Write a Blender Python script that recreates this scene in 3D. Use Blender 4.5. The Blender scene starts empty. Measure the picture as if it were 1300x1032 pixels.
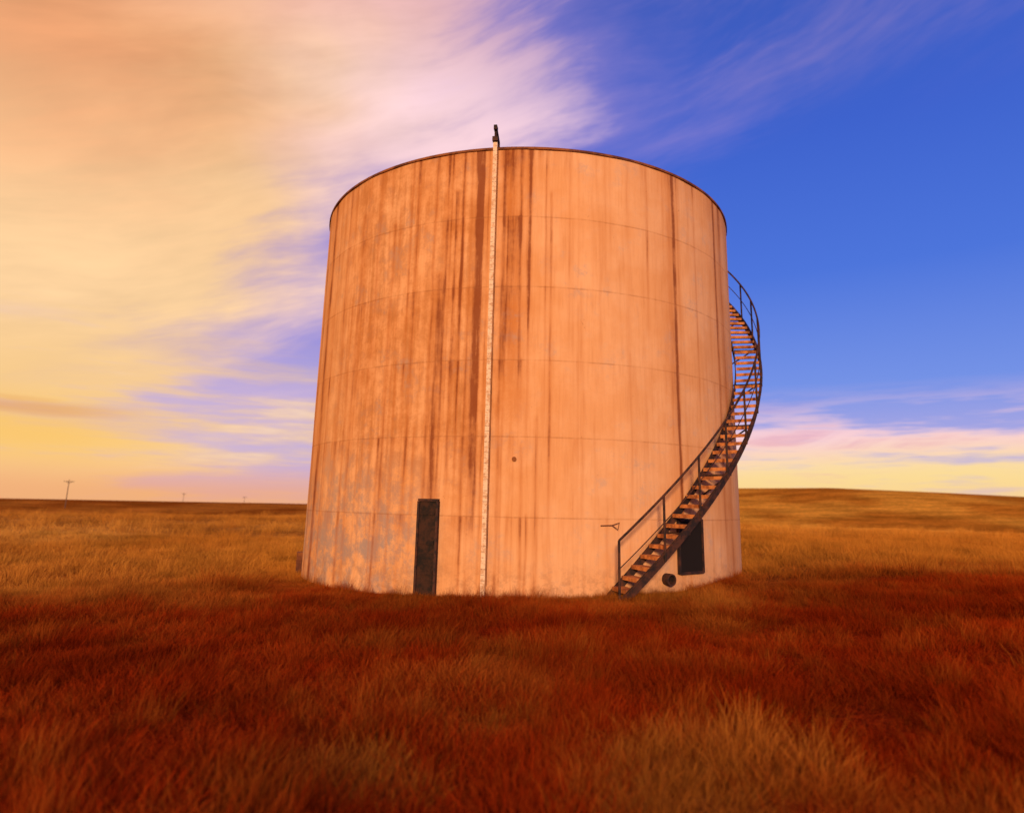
import bpy, math, random
import numpy as np
from mathutils import Matrix, Vector
random.seed(4); rng=np.random.default_rng(7)
sc=bpy.context.scene
def link(o,parent=None):
    sc.collection.objects.link(o)
    if parent is not None: o.parent=parent
    return o
def srgb(r,g,b):
    f=lambda c:(c/255/12.92 if c/255<=.04045 else ((c/255+.055)/1.055)**2.4)
    return (f(r),f(g),f(b),1.0)
# ------------------------------------------------------------ node helper
class NT:
    def __init__(s,nt): s.t=nt; nt.nodes.clear()
    def n(s,typ,**k):
        nd=s.t.nodes.new(typ)
        for a,b in k.items(): setattr(nd,a,b)
        return nd
    def put(s,sock,v):
        if v is None: return
        if isinstance(v,bpy.types.NodeSocket): s.t.links.new(v,sock)
        else:
            if hasattr(sock.default_value,'__len__') and not hasattr(v,'__len__'): v=[v]*len(sock.default_value)
            if hasattr(sock.default_value,'__len__'): v=list(v)[:len(sock.default_value)]
            sock.default_value=v
    def m(s,op,a,b=None,c=None,clamp=False):
        nd=s.n('ShaderNodeMath',operation=op,use_clamp=clamp)
        for i,v in enumerate((a,b,c)): s.put(nd.inputs[i],v) if v is not None else None
        return nd.outputs[0]
    def add(s,*a):
        r=a[0]
        for x in a[1:]: r=s.m('ADD',r,x)
        return r
    def mul(s,*a):
        r=a[0]
        for x in a[1:]: r=s.m('MULTIPLY',r,x)
        return r
    def sub(s,a,b): return s.m('SUBTRACT',a,b)
    def ss(s,v,a,b,lo=0.,hi=1.):
        nd=s.n('ShaderNodeMapRange',interpolation_type='SMOOTHSTEP')
        if a>b: a,b,lo,hi=b,a,hi,lo
        s.put(nd.inputs['Value'],v); nd.inputs['From Min'].default_value=a; nd.inputs['From Max'].default_value=b
        nd.inputs['To Min'].default_value=lo; nd.inputs['To Max'].default_value=hi
        return nd.outputs[0]
    def xyz(s,x,y,z=0.):
        nd=s.n('ShaderNodeCombineXYZ'); s.put(nd.inputs[0],x); s.put(nd.inputs[1],y); s.put(nd.inputs[2],z); return nd.outputs[0]
    def sep(s,v):
        nd=s.n('ShaderNodeSeparateXYZ'); s.put(nd.inputs[0],v); return nd.outputs
    def noise(s,vec,scale=1.,detail=4.,rough=.55,dist=0.):
        nd=s.n('ShaderNodeTexNoise'); s.put(nd.inputs['Vector'],vec)
        nd.inputs['Scale'].default_value=scale; nd.inputs['Detail'].default_value=detail
        nd.inputs['Roughness'].default_value=rough; nd.inputs['Distortion'].default_value=dist
        return nd.outputs[0]
    def mix(s,f,a,b,mode='MIX'):
        nd=s.n('ShaderNodeMix',data_type='RGBA',blend_type=mode)
        s.put(nd.inputs[0],f); s.put(nd.inputs[6],a); s.put(nd.inputs[7],b); return nd.outputs[2]
    def ramp(s,v,pts,interp='B_SPLINE'):
        nd=s.n('ShaderNodeValToRGB'); cr=nd.color_ramp; cr.interpolation=interp
        while len(cr.elements)<len(pts): cr.elements.new(0.5)
        for e,(p,c) in zip(cr.elements,pts):
            e.position=p; e.color=c if hasattr(c,'__len__') else (c,c,c,1)
        s.put(nd.inputs[0],v); return nd.outputs[0]
def mat(name,color=None,rough=.8,metal=0.):
    m=bpy.data.materials.new(name); m.use_nodes=True; N=NT(m.node_tree)
    out=N.n('ShaderNodeOutputMaterial'); p=N.n('ShaderNodeBsdfPrincipled')
    N.t.links.new(p.outputs[0],out.inputs[0])
    p.inputs['Roughness'].default_value=rough; p.inputs['Metallic'].default_value=metal
    p.inputs['Specular IOR Level'].default_value=.2
    if color: p.inputs['Base Color'].default_value=color
    return m,N,p
# ------------------------------------------------------------ camera
cam=bpy.data.cameras.new('camera'); co=link(bpy.data.objects.new('camera',cam))
cam.lens=36*823/1300; cam.sensor_width=36; cam.sensor_fit='HORIZONTAL'; cam.shift_y=-45/1300
EYE=1.58
co.matrix_world=Matrix.Translation((0,0,EYE))@Matrix.Rotation(math.radians(90+11.6),4,'X')@Matrix.Rotation(math.radians(1.25),4,'Z')
cam.clip_end=20000; cam.dof.use_dof=True; cam.dof.focus_distance=11.5; cam.dof.aperture_fstop=.65
sc.camera=co
# ------------------------------------------------------------ world
w=bpy.data.worlds.new('World'); sc.world=w; w.use_nodes=True
try:
    w.cycles.sampling_method='MANUAL'; w.cycles.sample_map_resolution=256
except Exception: pass
N=NT(w.node_tree)
SUN_EL=13; SUN_AZ=186   # azimuth clockwise from +Y
tc=N.n('ShaderNodeTexCoord'); X,Y,Z=N.sep(tc.outputs['Generated'])
A=N.mul(N.m('ARCTAN2',X,Y),57.2958); E=N.mul(N.m('ARCSINE',Z),57.2958)
ca,sa=math.cos(math.radians(16)),math.sin(math.radians(16))
U=N.add(N.mul(A,ca),N.mul(E,sa)); V=N.add(N.mul(A,-sa),N.mul(E,ca))
warp=N.mul(N.sub(N.noise(N.xyz(N.mul(A,.05),N.mul(E,.07),3.),1,1),.5),6.)
V2=N.add(V,warp)
n1=N.noise(N.xyz(N.mul(U,.035),N.mul(V2,.09),0.),1,5,.58)
n2=N.noise(N.xyz(N.mul(U,.05),N.mul(V2,.30),5.),1,5,.62)
n3=N.noise(N.xyz(N.mul(A,.045),N.mul(E,.42),9.),1,5,.62)
n4=N.noise(N.xyz(N.mul(A,.06),N.mul(E,.09),14.),1,2,.5)
blue=N.ramp(N.m('DIVIDE',E,50.,clamp=True),[(0,srgb(212,188,214)),(.10,srgb(172,166,228)),(.2,srgb(112,142,232)),(.38,srgb(72,114,222)),(.6,srgb(58,96,208)),(.9,srgb(58,86,184))],'LINEAR')
blue=N.mix(N.mul(N.ss(A,8,-20),.55),blue,srgb(158,138,212))
Bv=N.sub(N.mul(N.ramp(N.m('DIVIDE',E,50.,clamp=True),[(0,.34),(.2,.33),(.26,.36),(.33,.50),(.42,.48),(.52,.60),(.62,.86),(.72,.86),(.82,.78),(1,.80)],'EASE'),50.),40.)
mL=N.add(N.sub(Bv,A),N.mul(N.sub(n1,.5),32.),N.mul(N.sub(n2,.5),26.))
mask=N.ss(mL,-8,11)
halo=N.ss(mL,-24,10)
warm=N.ss(N.add(A,N.mul(N.sub(n4,.5),22.)),-6,-28)
cc=N.mix(warm,srgb(254,214,220),srgb(255,210,154))
tl=N.mul(N.ss(N.add(E,N.mul(N.sub(n2,.5),8.)),15,34),N.ss(N.add(A,N.mul(N.sub(n1,.5),24.)),-12,-40))
cc=N.mix(N.mul(tl,.95),cc,srgb(238,160,108))
topp=N.mul(N.ss(E,33,42),.6); cc=N.mix(topp,cc,srgb(222,160,160))
cc=N.mix(1.,cc,N.ramp(N.add(N.mul(n1,.5),N.mul(n2,.5)),[(.34,.84),(.60,1.12)],'LINEAR'),'MULTIPLY')
sky=N.mix(N.mul(halo,.5),blue,srgb(200,164,220))
sky=N.mix(mask,sky,cc)
# lower left bands
lowL=N.mul(N.ss(E,15,7),N.ss(A,4,-18))
bandc=N.mix(N.ss(N.add(n3,N.mul(N.ss(A,-18,-38),.19)),.43,.66),srgb(202,176,218),srgb(255,206,134))
sky=N.mix(N.mul(lowL,.85),sky,bandc)
puff=N.mul(N.ss(N.add(N.mul(n1,.4),N.mul(n3,.6)),.50,.66),N.ss(E,13,6),N.ss(E,1,4),N.ss(A,-10,-20),N.ss(A,-38,-28),.7)
sky=N.mix(puff,sky,srgb(248,222,226))
yel=N.mul(N.ss(N.m('ABSOLUTE',N.sub(E,4.6)),3.6,.3),N.ss(A,-23,-36),.78)
sky=N.mix(yel,sky,srgb(255,198,96))
dk=N.mul(N.ss(N.m('ABSOLUTE',N.sub(E,N.add(6.4,N.mul(N.sub(n4,.5),1.5),N.mul(N.sub(n3,.5),1.4)))),.6,.1),N.ss(A,-28,-36),.5)
sky=N.mix(dk,sky,srgb(226,150,84))
# lower right clouds
mR=N.mul(N.ss(N.add(E,N.mul(N.sub(n3,.5),10.)),10,6.),N.ss(A,2,12),N.ss(N.add(n3,N.mul(N.ss(E,8,1),.16)),.41,.58))
cr=N.mix(N.ss(N.add(E,N.mul(N.sub(n4,.5),4.)),6.0,2.4),srgb(255,208,214),srgb(255,222,150))
cr=N.mix(N.mul(N.ss(n3,.48,.60),N.ss(n2,.42,.58),.55),cr,srgb(232,160,180))
sky=N.mix(mR,sky,cr)
# wisps upper right
ws=N.mul(N.ss(N.add(N.mul(n2,.35),N.mul(n1,.65)),.44,.70),N.ss(E,28,39),N.ss(A,-14,0),.75)
sky=N.mix(ws,sky,srgb(152,134,200))
hz=N.mul(N.ss(E,3.6,.2),.75)
sky=N.mix(hz,sky,N.mix(N.ss(A,-10,10),srgb(244,168,118),srgb(255,208,142)))
nish=N.n('ShaderNodeTexSky',sky_type='NISHITA'); nish.sun_disc=False
nish.sun_elevation=math.radians(SUN_EL); nish.sun_rotation=math.radians(SUN_AZ)
b1=N.n('ShaderNodeBackground'); N.put(b1.inputs[0],nish.outputs[0]); b1.inputs[1].default_value=.05*.15
b2=N.n('ShaderNodeBackground'); N.put(b2.inputs[0],sky); b2.inputs[1].default_value=.93
ad=N.n('ShaderNodeAddShader'); ow=N.n('ShaderNodeOutputWorld')
N.t.links.new(b1.outputs[0],ad.inputs[0]); N.t.links.new(b2.outputs[0],ad.inputs[1]); N.t.links.new(ad.outputs[0],ow.inputs[0])
# ------------------------------------------------------------ sun
sl=bpy.data.lights.new('sun','SUN'); so=link(bpy.data.objects.new('sun',sl))
sl.energy=3.7; sl.angle=math.radians(7); sl.color=(1,.71,.42)
e=math.radians(SUN_EL); a=math.radians(SUN_AZ)
d=Vector((math.sin(a)*math.cos(e),math.cos(a)*math.cos(e),math.sin(e)))
so.rotation_euler=d.to_track_quat('Z','Y').to_euler(); so.location=d*60
# ------------------------------------------------------------ terrain
def ip(x,xs,ys): return np.interp(x,xs,ys)
def sst(x,a,b):
    t=np.clip((x-a)/(b-a),0,1); return t*t*(3-2*t)
def H(x,y):
    x=np.asarray(x,float); y=np.asarray(y,float)
    r=np.hypot(x,y); az=np.degrees(np.arctan2(x,y))
    top=ip(az,[-180,-90,-42,-35,-28,-17,0,12,20,26,33,38,45,90,180],[-2,-1.5,-1.3,-.5,-.7,-.5,4,10.,10.6,11.3,9.9,8.6,7.5,2,-2])
    dist=ip(az,[-180,-30,0,20,40,180],[360,360,330,310,330,360])
    near=-.12+.02*np.clip(x,-8,2.5)+.065*np.clip(x-2.5,0,6)+.04*np.sin(x*.7+1)*np.cos(y*.6)+.02*np.sin(x*1.9+y*1.3)
    damp=1-sst(r,30,70)
    near=near*damp+(1-damp)*(-.12)
    dip=ip(az,[-180,-15,15,180],[-5.5,-5.5,-2.,-5.])
    h=near+(dip)*sst(r,62,150)
    t=sst(r,130,dist)
    h=h+(top-dip-(-.12))*t
    und=(np.sin(x*.031+y*.017)+np.sin(x*.013-y*.041+2)+.5*np.sin(x*.08+y*.05))*.45*sst(r,90,180)*(1-.75*sst(r,230,300))
    h=h+und-(np.clip(r-dist,0,1500))*.035*sst(r,dist,dist+150)
    return h
nr,na=230,420
rr=np.concatenate([[0.02],np.geomspace(.8,9000,nr-1)]); th=np.linspace(0,2*np.pi,na,endpoint=False)
RR,TH=np.meshgrid(rr,th,indexing='ij'); gx=(RR*np.sin(TH)).ravel(); gy=(RR*np.cos(TH)).ravel(); gz=H(gx,gy)
def grid_mesh(name,co_,ni,nj,wrap=True,flip=False):
    me=bpy.data.meshes.new(name)
    i=np.arange(ni-1)[:,None]; j=np.arange(nj if wrap else nj-1)[None,:]; j2=(j+1)%nj
    f=np.stack([i*nj+j,i*nj+j2,(i+1)*nj+j2,(i+1)*nj+j],-1).reshape(-1,4)
    if flip: f=f[:,::-1]
    me.vertices.add(len(co_)); me.vertices.foreach_set('co',co_.astype(np.float32).ravel())
    me.loops.add(f.size); me.loops.foreach_set('vertex_index',f.astype(np.int32).ravel())
    me.polygons.add(len(f)); me.polygons.foreach_set('loop_start',np.arange(0,f.size,4,dtype=np.int32))
    me.polygons.foreach_set('use_smooth',np.ones(len(f),bool))
    me.update(calc_edges=True); return me
def setf(me,n,v):
    at=me.attributes.new(n,'FLOAT','POINT'); at.data.foreach_set('value',np.asarray(v).astype(np.float32).ravel())
# plant-cover maps shared by the soil sheet and the grass tufts
_lat=np.random.default_rng(99).random((256,256))
def vn(x,y,f,o=0.):
    x=x*f+o+100; y=y*f+o*1.7+100; xi=np.floor(x).astype(int); yi=np.floor(y).astype(int); fx=x-xi; fy=y-yi
    fx=fx*fx*(3-2*fx); fy=fy*fy*(3-2*fy); g=lambda i,j:_lat[i%256,j%256]
    return (g(xi,yi)*(1-fx)+g(xi+1,yi)*fx)*(1-fy)+(g(xi,yi+1)*(1-fx)+g(xi+1,yi+1)*fx)*fy
def fbm(x,y,f,o=0.,n=3):
    s=0;t=0
    for k in range(n): s=s+vn(x,y,f*2**k,o+k*7.3)*.55**k; t+=.55**k
    return s/t
def goldmap(x,y):
    a=fbm(x,y,.30,1.); b=fbm(x,y,1.1,31.,2)
    g=sst(y+(a-.5)*9-x*.12,9.2,16.)
    dd=np.sqrt(.28*(x-.35)**2+(y-4.6)**2)
    tuft=sst(b,.46,.66)
    g=g+(1-sst(dd,.4,2.0))*(.10+.62*tuft)+sst(a,.55,.75)*.3*tuft+(b-.5)*.6
    return g
def palemap(x,y): return sst(fbm(x,y*.6,.05,61.),.38,.62)
setf(gm:=grid_mesh('ground',np.stack([gx,gy,gz],1),nr,na),'gold',np.clip(goldmap(gx,gy),0,1))
setf(gm,'pale',palemap(gx,gy))
ground=link(bpy.data.objects.new('ground',gm))
m,N,p=mat('ground_soil_grass',rough=.95)
p.inputs['Specular IOR Level'].default_value=.0
P=N.n('ShaderNodeNewGeometry').outputs['Position']; x,y,z=N.sep(P)
gold=N.n('ShaderNodeAttribute',attribute_name='gold').outputs['Fac']; c=N.n('ShaderNodeAttribute',attribute_name='pale').outputs['Fac']
near=N.mix(gold,(.18,.016,.003,1),(.34,.11,.016,1))
rad=N.m('SQRT',N.add(N.mul(x,x),N.mul(y,y)))
f1=N.noise(N.xyz(N.mul(x,.5),y,1.),.12,6,.7)
f2=N.noise(P,.9,5,.7)
farc=N.ramp(N.add(N.mul(c,.25),N.mul(f1,.75)),[(.36,(.34,.12,.02,1)),(.5,(.56,.24,.04,1)),(.65,(.74,.37,.07,1))],'LINEAR')
farc=N.mix(1.,farc,N.ramp(f2,[(.3,.65),(.7,1.15)],'LINEAR'),'MULTIPLY')
hill=N.mix(c,(.56,.20,.02,1),(.84,.38,.045,1))
hill=N.mix(1.,hill,N.ramp(f1,[(.32,.5),(.68,1.2)],'LINEAR'),'MULTIPLY')
hill=N.mix(1.,hill,N.ramp(f2,[(.35,.65),(.65,1.15)],'LINEAR'),'MULTIPLY')
hill=N.mix(N.ss(x,20,-60),hill,N.mix(1.,hill,(.60,.46,.50,1),'MULTIPLY'))
col=N.mix(N.ss(rad,18,45),near,farc); col=N.mix(N.ss(rad,75,150),col,hill)
N.put(p.inputs['Base Color'],col)
bp=N.n('ShaderNodeBump'); bp.inputs['Distance'].default_value=.6; bp.inputs['Strength'].default_value=1.
N.put(bp.inputs['Height'],N.add(f2,f1)); N.put(p.inputs['Normal'],bp.outputs[0])
gm.materials.append(m)
# ------------------------------------------------------------ grass
gmat,N,p=mat('grass_blades',rough=1.)
p.inputs['Specular IOR Level'].default_value=0.
inst=lambda n_:N.n('ShaderNodeAttribute',attribute_name=n_,attribute_type='INSTANCER').outputs['Fac']
gold=inst('gold'); pale=inst('pale'); far=inst('far'); shade=inst('shade')
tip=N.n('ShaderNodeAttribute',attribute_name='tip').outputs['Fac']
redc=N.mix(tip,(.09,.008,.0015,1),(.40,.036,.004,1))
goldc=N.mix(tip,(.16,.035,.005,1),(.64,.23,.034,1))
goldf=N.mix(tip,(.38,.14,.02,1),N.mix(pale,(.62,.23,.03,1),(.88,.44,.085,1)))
goldc=N.mix(far,goldc,goldf)
gc=N.mix(gold,redc,goldc)
N.put(p.inputs['Base Color'],N.mix(1.,gc,shade,'MULTIPLY'))
def clump(name,nb,hmin,hmax,spread,wid,lean):
    vs=[];fs=[];tips=[]
    for k in range(nb):
        ang=random.random()*6.283; rad=spread*math.sqrt(random.random())
        bx,by=rad*math.cos(ang),rad*math.sin(ang)
        h=random.uniform(hmin,hmax); la=random.gauss(0.5,1.4); L=h*random.uniform(.05,lean)
        ox,oy=math.cos(la)*L+bx*.35,math.sin(la)*L+by*.35
        pa=random.random()*3.14; wx,wy=math.cos(pa)*wid*.5,math.sin(pa)*wid*.5
        b0=len(vs)
        for t in (0,.55,1.):
            q=t**1.8; cx,cy,cz=bx+ox*q,by+oy*q,h*t*(1-.12*q)-.03
            ww=(1-.35*t)
            if t<1:
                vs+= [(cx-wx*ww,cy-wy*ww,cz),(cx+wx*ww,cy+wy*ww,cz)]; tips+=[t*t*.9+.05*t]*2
            else: vs.append((cx,cy,cz)); tips.append(1.)
        fs+=[(b0,b0+1,b0+3,b0+2),(b0+2,b0+3,b0+4)]
    me=bpy.data.meshes.new(name); me.from_pydata(vs,[],fs)
    at=me.attributes.new('tip','FLOAT','POINT'); at.data.foreach_set('value',tips)
    me.materials.append(gmat); return bpy.data.objects.new(name,me)
gcol=bpy.data.collections.new('grass_clumps')
for k in range(7):
    gcol.objects.link(clump('clump_%d'%k,125,.04,.18,.27,.0042,.5))
for k in range(3):
    gcol.objects.link(clump('clump_t%d'%k,60,.12,.34,.12,.0028,.45))
TX,TY,R,HT=.352,17.997,5.58,8.91
def scatter(n,x0,x1,y0,y1,smin,smax,seed,tallp=.1,slope=None):
    g=np.random.default_rng(seed); x=g.uniform(x0,x1,n); y=g.uniform(y0,y1,n)
    keep=(np.hypot(x-TX,y-TY)>R+.08)&(np.hypot(x,y)>1.6)
    if slope: keep&=np.abs(x)<slope*np.abs(y)+4
    dn=np.sin(x*1.7+np.sin(y*1.1)*2)*np.cos(y*2.1+np.sin(x*.9)*2)
    keep&=(g.random(n)<.80+.25*dn)
    x=x[keep];y=y[keep];n=len(x)
    s=g.uniform(smin,smax,n)*(1+.22*dn[keep]); idx=g.integers(0,7,n); t=g.random(n)<tallp; idx[t]=g.integers(7,10,t.sum())
    dt=np.hypot(x-TX,y-TY)-R; s*=np.where(dt<1.6,.72+.25*np.clip(dt,0,1.6)/1.6,1.)
    return x,y,s,idx,g.uniform(-1.2,1.2,n)
parts=[scatter(17500,-15,15,2.0,13.5,.75,1.3,1,.13,.9),
       scatter(9500,-28,28,13.5,32,1.2,2.1,2,.15,.9),
       scatter(6000,-80,80,32,80,2.2,3.4,3,.15,.9)]
g=np.random.default_rng(12); nn=460; aa=g.uniform(0,6.283,nn); q=R+.1+g.random(nn)**2*.5
parts.append((TX+q*np.sin(aa),TY-q*np.cos(aa),g.uniform(.5,1.25,nn),g.integers(0,9,nn),g.uniform(-1.2,1.2,nn)))
px,py,ps,pi_,pr=[np.concatenate(v) for v in zip(*parts)]
pz=H(px,py); n_=len(px); g=np.random.default_rng(5)
me=bpy.data.meshes.new('grass'); me.vertices.add(n_); me.vertices.foreach_set('co',np.stack([px,py,pz],1).astype(np.float32).ravel())
gg=goldmap(px,py)+(g.random(n_)-.5)*.5
gg=gg+np.where((pi_>=7)&(py<9),.25,0)
setf(me,'gold',np.clip(gg,0,1)); setf(me,'pale',palemap(px,py)); setf(me,'far',sst(np.hypot(px,py),11,22))
setf(me,'shade',.68+.32*sst(fbm(px,py,.75,77.,2),.3,.6)+.22*(g.random(n_)-.5)); setf(me,'scl',ps); setf(me,'rot',pr)
at=me.attributes.new('idx','INT','POINT'); at.data.foreach_set('value',pi_.astype(np.int32))
grass=link(bpy.data.objects.new('grass',me))
ng=bpy.data.node_groups.new('grass_scatter','GeometryNodeTree')
ng.interface.new_socket('Geometry',in_out='INPUT',socket_type='NodeSocketGeometry'); ng.interface.new_socket('Geometry',in_out='OUTPUT',socket_type='NodeSocketGeometry')
gi=ng.nodes.new('NodeGroupInput'); go=ng.nodes.new('NodeGroupOutput')
ci=ng.nodes.new('GeometryNodeCollectionInfo'); ci.inputs['Collection'].default_value=gcol; ci.inputs['Separate Children'].default_value=True; ci.inputs['Reset Children'].default_value=True
ins=ng.nodes.new('GeometryNodeInstanceOnPoints'); ins.inputs['Pick Instance'].default_value=True
def na_(n,t):
    q=ng.nodes.new('GeometryNodeInputNamedAttribute'); q.data_type=t; q.inputs['Name'].default_value=n; return q.outputs['Attribute']
cx=ng.nodes.new('ShaderNodeCombineXYZ'); ng.links.new(na_('rot','FLOAT'),cx.inputs[2])
L=ng.links.new
L(gi.outputs[0],ins.inputs['Points']); L(ci.outputs[0],ins.inputs['Instance']); L(na_('idx','INT'),ins.inputs['Instance Index'])
e2r=ng.nodes.new('FunctionNodeEulerToRotation'); L(cx.outputs[0],e2r.inputs[0]); L(e2r.outputs[0],ins.inputs['Rotation'])
L(na_('scl','FLOAT'),ins.inputs['Scale']); L(ins.outputs[0],go.inputs[0])
md=grass.modifiers.new('scatter','NODES'); md.node_group=ng
# ------------------------------------------------------------ tank
tank=link(bpy.data.objects.new('storage_tank',None)); tank.location=(TX,TY,0)
PH0=math.radians(1.12)
def pol(phi,r,z=0.):
    a=math.radians(phi)-PH0
    return (r*math.sin(a), -r*math.cos(a), z)
Z0=-.5; SO=-.17; SP=1.508
nz,nph=320,1440
zz=np.linspace(Z0,HT,nz); pp=np.arange(nph)*(360/nph)-180
ZZ,PP=np.meshgrid(zz,pp,indexing='ij')
a_=np.radians(PP)-PH0
rad=R+.004*np.sin(PP*.21)*np.sin(ZZ*1.3)+.005*np.sin(PP*.5+ZZ)
cs=np.stack([rad*np.sin(a_),-rad*np.cos(a_),ZZ],-1).reshape(-1,3)
shell_me=grid_mesh('shell',cs,nz,nph)
def hn(x,seed,f):
    g=np.random.default_rng(seed); t=g.random(4096); x=(x*f)%4096; i=np.floor(x).astype(int); fr=x-i; fr=fr*fr*(3-2*fr)
    return t[i%4096]*(1-fr)+t[(i+1)%4096]*fr
rust=np.zeros_like(ZZ); wash=np.zeros_like(ZZ)
def streak(phi,wd,zt,zb,amp,tgt,fade=1.2):
    dcol=np.abs(((pp-phi)+180)%360-180); ci_=np.where(dcol<wd*3+1)[0]
    z1=ZZ[:,:1]
    wob=(hn(z1+50,int(abs(phi)*91)+5,.9)-.5)*.5*wd
    d_=np.abs(((pp[ci_][None,:]-phi-wob)+180)%360-180)
    prof=np.exp(-(d_/wd)**2)
    br=.65+.6*hn(z1+80,int(abs(phi)*57)+11,1.7)
    v=sst(z1,zb-fade,zb+fade)*(1-sst(z1,zt-.02,zt+.12))
    tgt[:,ci_]+=amp*prof*v*br
S=[(-10.3,.9,9.2,2.0,1.1),(-9.5,.35,9.2,.8,.85),(-13.8,.4,9.2,3,.75),(-15.3,.6,8.,2.,.8),(-18.7,.9,6.2,-1,.9),(-20.2,.45,9.2,1.,.75),(-17.3,.3,9.2,-1,.6),
   (-24.8,.5,9.2,1.,.8),(-26.5,.4,9.2,3.,.6),(-31,.6,7.5,1.,.6),(-36,.8,9.2,4,.5),(-41.8,.8,8.,0,.6),(-48,1.1,9.2,2,.55),(-59,1.1,9.3,-1,1.1),(-54,.6,5.,-1,.5),(-66,1.5,9.3,-1,.75),
   (-3.2,1.7,9.2,4.4,.6),(-1.2,.4,9.2,3.5,.75),(.6,.6,9.2,5.0,.9),(-5.,.45,9.2,-1,.7),(5.1,.3,7.9,1.4,.75),(4.0,.25,9.2,3,.45),(9,.25,9.2,5,.4),(11.6,.25,6.,1,.35),
   (35.4,.5,9.2,.8,1.2),(34.3,1.0,9.2,2.5,.5),(36.6,.35,9.2,5,.4),(53.5,.8,9.2,1.,.8),(58,1.3,9.3,-1,.7),(22.5,.3,4.6,1.,.35),(27.5,.3,9.2,5.6,.45),(43,.4,9.2,4.,.45),(-8.3,.3,9.2,0,.75),
   (-23,.3,3,-1,.45),(2.5,.5,3.2,-1,.5),(-.3,.4,2.7,-1,.5),(17,.3,9.2,6,.35),(-12,.3,9.2,-1,.5),(-44.5,.5,6,-1,.5),(-28.5,.4,4.4,-1,.5)]
for s in S: streak(*s,rust)
for k in range(400):
    ph=random.uniform(-180,180)
    zt=random.choice([9.2,9.2,9.2,5*SP+SO,4*SP+SO,3*SP+SO,2*SP+SO,SP+SO])
    streak(ph,random.uniform(.12,.5),zt,zt-random.uniform(.6,7),random.uniform(.06,.36)*(1.4 if -62<ph<2 else .65),rust,random.uniform(.3,1.5))
for s in [(-3,4.4,9.3,2.6,.8),(-15,5.5,9.3,1.,.6),(-25,5,9.3,2.5,.5),(-40,7,9.3,3,.5),(-60,6,9.3,-2,.6),(33.5,3,9.3,2,.35),(57,6,9.3,-1,.5),(6,3,8,2,.2),(-33,6,5.5,1,.45)]: streak(*s,wash,2.2)
rust+=.5*sst(ZZ,8.0,8.95)*hn(PP+200,3,.35)*(.4+hn(PP+200,13,1.6))
for k in range(1,6):
    zs=k*SP+SO
    below=sst(ZZ,zs-.6,zs)*(ZZ<zs+.01)
    rust+=.4*below*(hn(PP+200,20+k,.5)**2)*(.3+1.2*hn(PP+200,40+k,2.5))*np.where((PP<5),1,.5)
stain=np.exp(-((PP+32)/21)**2)*.65+np.exp(-((PP+12)/6)**2)*.3
stain=stain*(.5+.5*sst(ZZ,.8,3.))
setf(shell_me,'rust',np.clip(rust,0,1.5)); setf(shell_me,'stain',stain); setf(shell_me,'wash',np.clip(wash,0,1.2))
m,N,p=mat('weathered_painted_shell',rough=.9)
p.inputs['Specular IOR Level'].default_value=.1
tc=N.n('ShaderNodeTexCoord'); O=tc.outputs['Object']; x,y,z=N.sep(O)
fa=lambda n_:N.n('ShaderNodeAttribute',attribute_name=n_).outputs['Fac']
ru=fa('rust'); st=fa('stain'); wa=fa('wash')
nv=N.noise(N.xyz(N.mul(x,5.),N.mul(y,5.),N.mul(z,.35)),1,4,.65)
nf=N.noise(N.xyz(N.mul(x,16.),N.mul(y,16.),N.mul(z,1.2)),1,3,.65)
nb=N.noise(O,.75,5,.65); ng_=N.noise(O,6,4,.7); nbr=N.noise(O,2.2,6,.75)
base=N.mix(N.ss(nb,.35,.65),(.68,.315,.135,1),(.74,.38,.19,1))
base=N.mix(N.mul(N.ss(nv,.48,.72),.32),base,(.56,.22,.075,1))
base=N.mix(N.mul(N.ss(nf,.45,.72),.20),base,(.46,.17,.06,1))
wz=N.mul(wa,N.ss(N.add(N.mul(nv,.5),N.mul(nbr,.5)),.34,.62,.3,1.1))
base=N.mix(N.m('MULTIPLY',wz,.85,clamp=True),base,(.54,.18,.042,1))
sm=N.m('MULTIPLY',st,N.ss(N.add(N.mul(nv,.4),N.mul(nbr,.6)),.40,.62,.0,1.1),clamp=True)
base=N.mix(sm,base,(.36,.13,.038,1))
gf=N.mul(N.ss(nbr,.50,.70),N.ss(nb,.44,.62),.6)
base=N.mix(gf,base,(.42,.29,.24,1))
low=N.mul(N.ss(z,3.2,.5),N.ss(nbr,.38,.60),N.ss(x,-1.4,-2.6),.72)
base=N.mix(low,base,(.27,.22,.225,1))
base=N.mix(N.mul(N.ss(z,.8,-.1),N.ss(ng_,.4,.65),.6),base,(.34,.15,.07,1))
rr_=N.mul(ru,N.ss(N.add(N.mul(ng_,.4),N.mul(nf,.6)),.28,.68,.6,1.15))
rr_=N.m('MULTIPLY',rr_,.95,clamp=True)
base=N.mix(N.mul(rr_,.88),base,N.mix(N.ss(rr_,.32,.98),(.44,.125,.024,1),(.20,.042,.011,1)))
base=N.mix(N.mul(N.ss(N.noise(O,4.5,7,.8),.64,.71),.5),base,(.22,.08,.03,1))
fr=N.m('FRACT',N.m('DIVIDE',N.add(z,SP*3-SO),SP)); ds=N.mul(N.m('MINIMUM',fr,N.sub(1.,fr)),SP)
inz=N.ss(z,8.5,8.3)
seam=N.mul(N.ss(ds,.022,.006),inz,N.ss(nbr,.35,.62,.08,.40))
base=N.mix(seam,base,(.28,.10,.035,1))
N.put(p.inputs['Base Color'],base)
bp=N.n('ShaderNodeBump'); bp.inputs['Distance'].default_value=.02; bp.inputs['Strength'].default_value=.4
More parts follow.
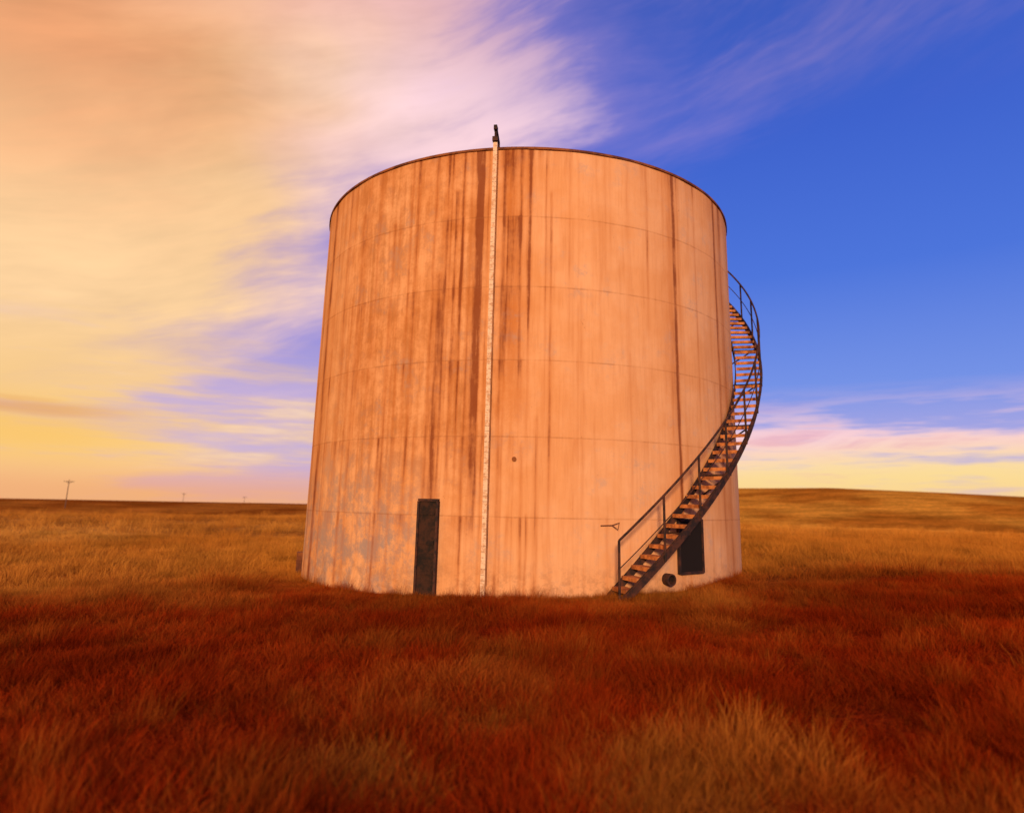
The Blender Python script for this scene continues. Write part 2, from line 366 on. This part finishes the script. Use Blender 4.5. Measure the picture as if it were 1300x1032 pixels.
N.put(bp.inputs['Height'],N.add(N.mul(ng_,.5),N.mul(N.ss(ds,.03,.0),-.3))); N.put(p.inputs['Normal'],bp.outputs[0])
shell_me.materials.append(m); link(bpy.data.objects.new('shell',shell_me),tank)
def rustmat(name,c1,c2,sc_=6.):
    m,N,p=mat(name,rough=.8)
    tc=N.n('ShaderNodeTexCoord'); n=N.noise(tc.outputs['Object'],sc_,5,.7)
    N.put(p.inputs['Base Color'],N.mix(N.ss(n,.38,.62),c1,c2)); 
    bp=N.n('ShaderNodeBump'); bp.inputs['Distance'].default_value=.004; N.put(bp.inputs['Height'],n); N.put(p.inputs['Normal'],bp.outputs[0]); return m
m_dark=rustmat('dark_rusty_steel',(.02,.012,.012,1),(.075,.026,.016,1))
m_tread=rustmat('rusty_tread_steel',(.26,.08,.025,1),(.56,.20,.06,1))
m_rim=rustmat('rusty_rim_steel',(.09,.025,.012,1),(.26,.08,.02,1),3)
m_black,_,_=mat('dark_interior',(.012,.007,.006,1),.9)
m_roof=rustmat('roof_steel',(.35,.2,.12,1),(.25,.1,.05,1),2)
def ringmesh(name,prof,n=360,a0=None,a1=None,zf=None,closed=True):
    full=a0 is None
    phs=np.arange(n)*(360/n) if full else np.linspace(a0,a1,n)
    vs=[];k=len(prof)
    for ph in phs:
        for r_,z_ in prof: vs.append(pol(ph,r_,z_+(zf(ph) if zf else 0)))
    fs=[]
    for i in range(n if full else n-1):
        i2=(i+1)%n
        for j in range(k if closed else k-1):
            j2=(j+1)%k; fs.append((i*k+j,i2*k+j,i2*k+j2,i*k+j2))
    if not full and closed: fs+= [tuple(range(k)),tuple(range((n-1)*k,n*k))[::-1]]
    me=bpy.data.meshes.new(name); me.from_pydata(vs,[],fs); me.update(); return me
def addm(name,me,mt,parent,smooth=False):
    me.materials.append(mt)
    if smooth: me.polygons.foreach_set('use_smooth',[True]*len(me.polygons))
    import bmesh
    bm=bmesh.new(); bm.from_mesh(me); bmesh.ops.recalc_face_normals(bm,faces=bm.faces); bm.to_mesh(me); bm.free()
    return link(bpy.data.objects.new(name,me),parent)
addm('top_rim',ringmesh('top_rim',[(R-.02,HT-.025),(R+.03,HT-.025),(R+.03,HT+.025),(R-.02,HT+.025)]),m_rim,tank)
addm('roof',ringmesh('roof',[(R-.022,HT+.0),(R*.5,HT+.2),(.02,HT+.4)],closed=False),m_roof,tank,True)
def boxes(name,items,mt,parent):
    vs=[];fs=[]
    for ph,r0,r1,z0,z1,hw in items:
        a=math.radians(ph)-PH0; rd=Vector((math.sin(a),-math.cos(a),0)); tg=Vector((math.cos(a),math.sin(a),0))
        b=len(vs)
        for z_ in (z0,z1):
            for rq,s in ((r0,-1),(r0,1),(r1,1),(r1,-1)):
                v=rd*rq+tg*(s*hw); vs.append((v.x,v.y,z_))
        fs+=[(b,b+1,b+2,b+3),(b+4,b+7,b+6,b+5),(b,b+4,b+5,b+1),(b+1,b+5,b+6,b+2),(b+2,b+6,b+7,b+3),(b+3,b+7,b+4,b)]
    me=bpy.data.meshes.new(name); me.from_pydata(vs,[],fs); return addm(name,me,mt,parent)
def tube(name,pts,r_,mt,parent,n=8):
    cu=bpy.data.curves.new(name,'CURVE'); cu.dimensions='3D'; cu.bevel_depth=r_; cu.bevel_resolution=2; cu.use_fill_caps=True
    for pl in pts:
        sp=cu.splines.new('POLY'); sp.points.add(len(pl)-1)
        for q,v in zip(sp.points,pl): q.co=(*v,1)
    o=bpy.data.objects.new(name,cu); cu.materials.append(mt); sc.collection.objects.link(o); o.parent=parent; return o
# level gauge board
m_g,N,p=mat('gauge_board_paint',rough=.7)
tc=N.n('ShaderNodeTexCoord'); O=tc.outputs['Object']; x,y,z=N.sep(O)
n=N.noise(O,11,6,.75); n2_=N.noise(N.xyz(N.mul(x,20.),N.mul(y,20.),N.mul(z,7.)),1,5,.8)
tick=N.ss(N.m('FRACT',N.mul(z,9.84)),.84,.9)
cgb=N.mix(N.mul(N.ss(n,.45,.62),.75),(.74,.50,.34,1),(.46,.21,.09,1))
cgb=N.mix(N.mul(tick,N.ss(n2_,.42,.58),.7),cgb,(.12,.06,.04,1)); N.put(p.inputs['Base Color'],cgb)
gz0=-.25
boxes('gauge_board',[(-7.1,R+.06,R+.075,gz0,HT+.12,.043)],m_g,tank)
boxes('gauge_brackets',[(-7.1,R-.01,R+.059,k*1.1+.4,k*1.1+.44,.035) for k in range(8)],m_dark,tank)
hw=[pol(-7.1,R+.04,HT-.1)]; p1=pol(-7.1,R+.04,HT+.5); p2=pol(-7.1,R-.35,HT+.36); p3=pol(-7.1,R-.35,HT+.05)
tube('gauge_pulley_arm',[[hw[0],p1,p2,p3]],.028,m_dark,tank)
boxes('gauge_pulley_head',[(-7.1,R-.02,R+.12,HT+.40,HT+.50,.035),(-7.1,R+.01,R+.11,HT+.14,HT+.24,.06)],m_dark,tank)
tube('gauge_cable',[[pol(-6.5,R+.03,.1),pol(-6.5,R+.03,HT+.1)]],.006,m_rim,tank)
# narrow doorway panel
ph=-18.6
m_door=rustmat('dark_door_wood',(.012,.007,.006,1),(.045,.016,.009,1),5)
boxes('door_panel',[(ph,R-.1,R+.05,-.4,1.60,.185)],m_door,tank)
boxes('door_frame',[(ph-2.03,R-.1,R+.085,-.4,1.60,.022),(ph+2.03,R-.1,R+.085,-.4,1.60,.022),(ph,R-.1,R+.083,1.602,1.65,.21)],m_dark,tank)
boxes('door_battens',[(ph,R+.05,R+.068,z_,z_+.07,.15) for z_ in (.25,.8,1.35)],m_door,tank)
# manhole hatch
ph=37.6
boxes('hatch_opening',[(ph,R-.1,R+.03,.34,1.32,.34)],m_black,tank)
boxes('hatch_frame',[(ph-3.75,R-.1,R+.06,.30,1.36,.022),(ph+3.75,R-.1,R+.06,.30,1.36,.022),(ph,R-.1,R+.058,1.32,1.37,.345),(ph,R-.1,R+.058,.29,.34,.345)],m_dark,tank)
def disc(name,phi,zc,r_,depth,mt,hole=None,mt2=None,n=24):
    a=math.radians(phi)-PH0; rd=Vector((math.sin(a),-math.cos(a),0)); tg=Vector((math.cos(a),math.sin(a),0)); up=Vector((0,0,1))
    vs=[];fs=[]
    def ring(rq,off):
        b=len(vs)
        for i in range(n):
            t=6.28318*i/n; v=rd*(R+off)+tg*(rq*math.cos(t))+up*(rq*math.sin(t)+zc); vs.append(tuple(v))
        return b
    rs=[ring(r_,-.05),ring(r_,depth)]
    if hole: rs+=[ring(hole,depth),ring(hole,.015)]
    for a_,b_ in zip(rs,rs[1:]):
        for i in range(n): fs.append((a_+i,a_+(i+1)%n,b_+(i+1)%n,b_+i))
    fs.append(tuple(range(rs[-1],rs[-1]+n)))
    me=bpy.data.meshes.new(name); me.from_pydata(vs,[],fs); o=addm(name,me,mt,tank)
    if hole: me.materials.append(mt2); me.polygons[len(me.polygons)-1].material_index=1
    return o
disc('outlet_pipe_flange',30.4,.22,.115,.16,m_dark,.085,m_black)
disc('bolt_port',-1.7,2.42,.045,.03,m_rim)
zt=1.22
tube('wall_hook',[[pol(15.4,R+.03,zt),pol(17.7,R+.05,zt+.01)],[pol(17.7,R+.05,zt+.01),pol(19.2,R+.06,zt+.06),pol(18.9,R+.06,zt-.07),pol(17.7,R+.05,zt+.01)]],.009,m_rim,tank)
boxes('valve_box',[(-77,R-.05,R+.16,-.3,.30,.12)],m_rim,tank)
# ------------------------------------------------------------ staircase
st=link(bpy.data.objects.new('spiral_staircase',None)); st.location=(TX,TY,0)
RI,RO=R+.07,R+.655
PA,PB=16.6,113.
k_=.0935; zf=lambda ph:(ph-PA)*k_-.06
rise=.19; dph=rise/k_; nst=int((PB-PA)/dph)
tr_=[]
for i in range(1,nst):
    ph=PA+i*dph; z_=zf(ph)
    tr_.append((ph,RI+.02,RO-.012,z_-.028,z_,.125))
    tr_.append((ph-1.13,RI+.022,RO-.014,z_-.07,z_-.0285,.006))
boxes('treads',tr_,m_tread,st)
def stringer(name,r_,w_,h0,h1):
    return addm(name,ringmesh(name,[(r_-w_/2,h0),(r_+w_/2,h0),(r_+w_/2,h1),(r_-w_/2,h1)],220,PA-1.,PB,zf),m_dark,st)
stringer('outer_stringer',RO,.022,-.13,.07)
stringer('inner_stringer',RI,.022,-.13,.07)
addm('outer_stringer_flange',ringmesh('f',[(RO+.012,.05),(RO+.05,.05),(RO+.05,.066),(RO+.012,.066)],220,PA-1.,PB,zf),m_dark,st)
RH=1.08
tube('handrail',[[pol(p_,RO+.02,zf(p_)+RH) for p_ in np.linspace(PA-.4,PB,150)]],.024,m_dark,st)
tube('mid_rail',[[pol(p_,RO+.02,zf(p_)+RH*.55) for p_ in np.linspace(PA-.4,PB,150)]],.010,m_dark,st)
posts=[PA-.4]+[PA+8.3*k for k in range(1,12)]
tube('rail_posts',[[pol(p_,RO+.02,zf(p_)-.1),pol(p_,RO+.02,zf(p_)+RH)] for p_ in posts],.024,m_dark,st)
tube('wall_brackets',[[pol(p_,R-.01,zf(p_)-.55),pol(p_,RO,zf(p_)-.12)] for p_ in np.arange(PA+14,PB,12.4)]+[[pol(p_,R-.01,zf(p_)-.15),pol(p_,RO,zf(p_)-.15)] for p_ in np.arange(PA+14,PB,12.4)],.018,m_dark,st)
zL=zf(PB)
addm('top_landing',ringmesh('top_landing',[(R+.04,zL-.05),(RO+.02,zL-.05),(RO+.02,zL),(R+.04,zL)],20,PB+.2,PB+9),m_dark,st)
# ------------------------------------------------------------ utility poles
m_pole=rustmat('weathered_pole_wood',(.10,.05,.03,1),(.16,.08,.05,1),2)
def pole(az,dist,h):
    o=link(bpy.data.objects.new('utility_pole',None)); x_=dist*math.sin(math.radians(az)); y_=dist*math.cos(math.radians(az))
    o.location=(x_,y_,float(H(x_,y_))); o.rotation_euler[2]=math.radians(-az+10)
    vs=[];fs=[];n=10
    for z_,r_ in ((-1,.16),(h,.10)):
        for i in range(n): t=6.283*i/n; vs.append((r_*math.cos(t),r_*math.sin(t),z_))
    for i in range(n): fs.append((i,(i+1)%n,n+(i+1)%n,n+i))
    fs.append(tuple(range(n,2*n)))
    me=bpy.data.meshes.new('pole_shaft'); me.from_pydata(vs,[],fs); addm('shaft',me,m_pole,o)
    tube('crossarm',[[(-1.5,-.16,h-.7),(1.5,-.16,h-.7)],[(-.75,-.14,h-.7),(0,-.14,h-1.4),(.75,-.14,h-.7)]],.07,m_pole,o)
    tube('insulators',[[(q,-.16,h-.65),(q,-.16,h-.38)] for q in (-1.4,-.7,.7,1.4)],.05,m_black,o)
pole(-33.75,265,9.4); pole(-26.2,490,9.5); pole(-21.8,520,9.5)
# ------------------------------------------------------------ output
sc.view_settings.view_transform='Standard'; sc.view_settings.look='None'; sc.view_settings.exposure=0
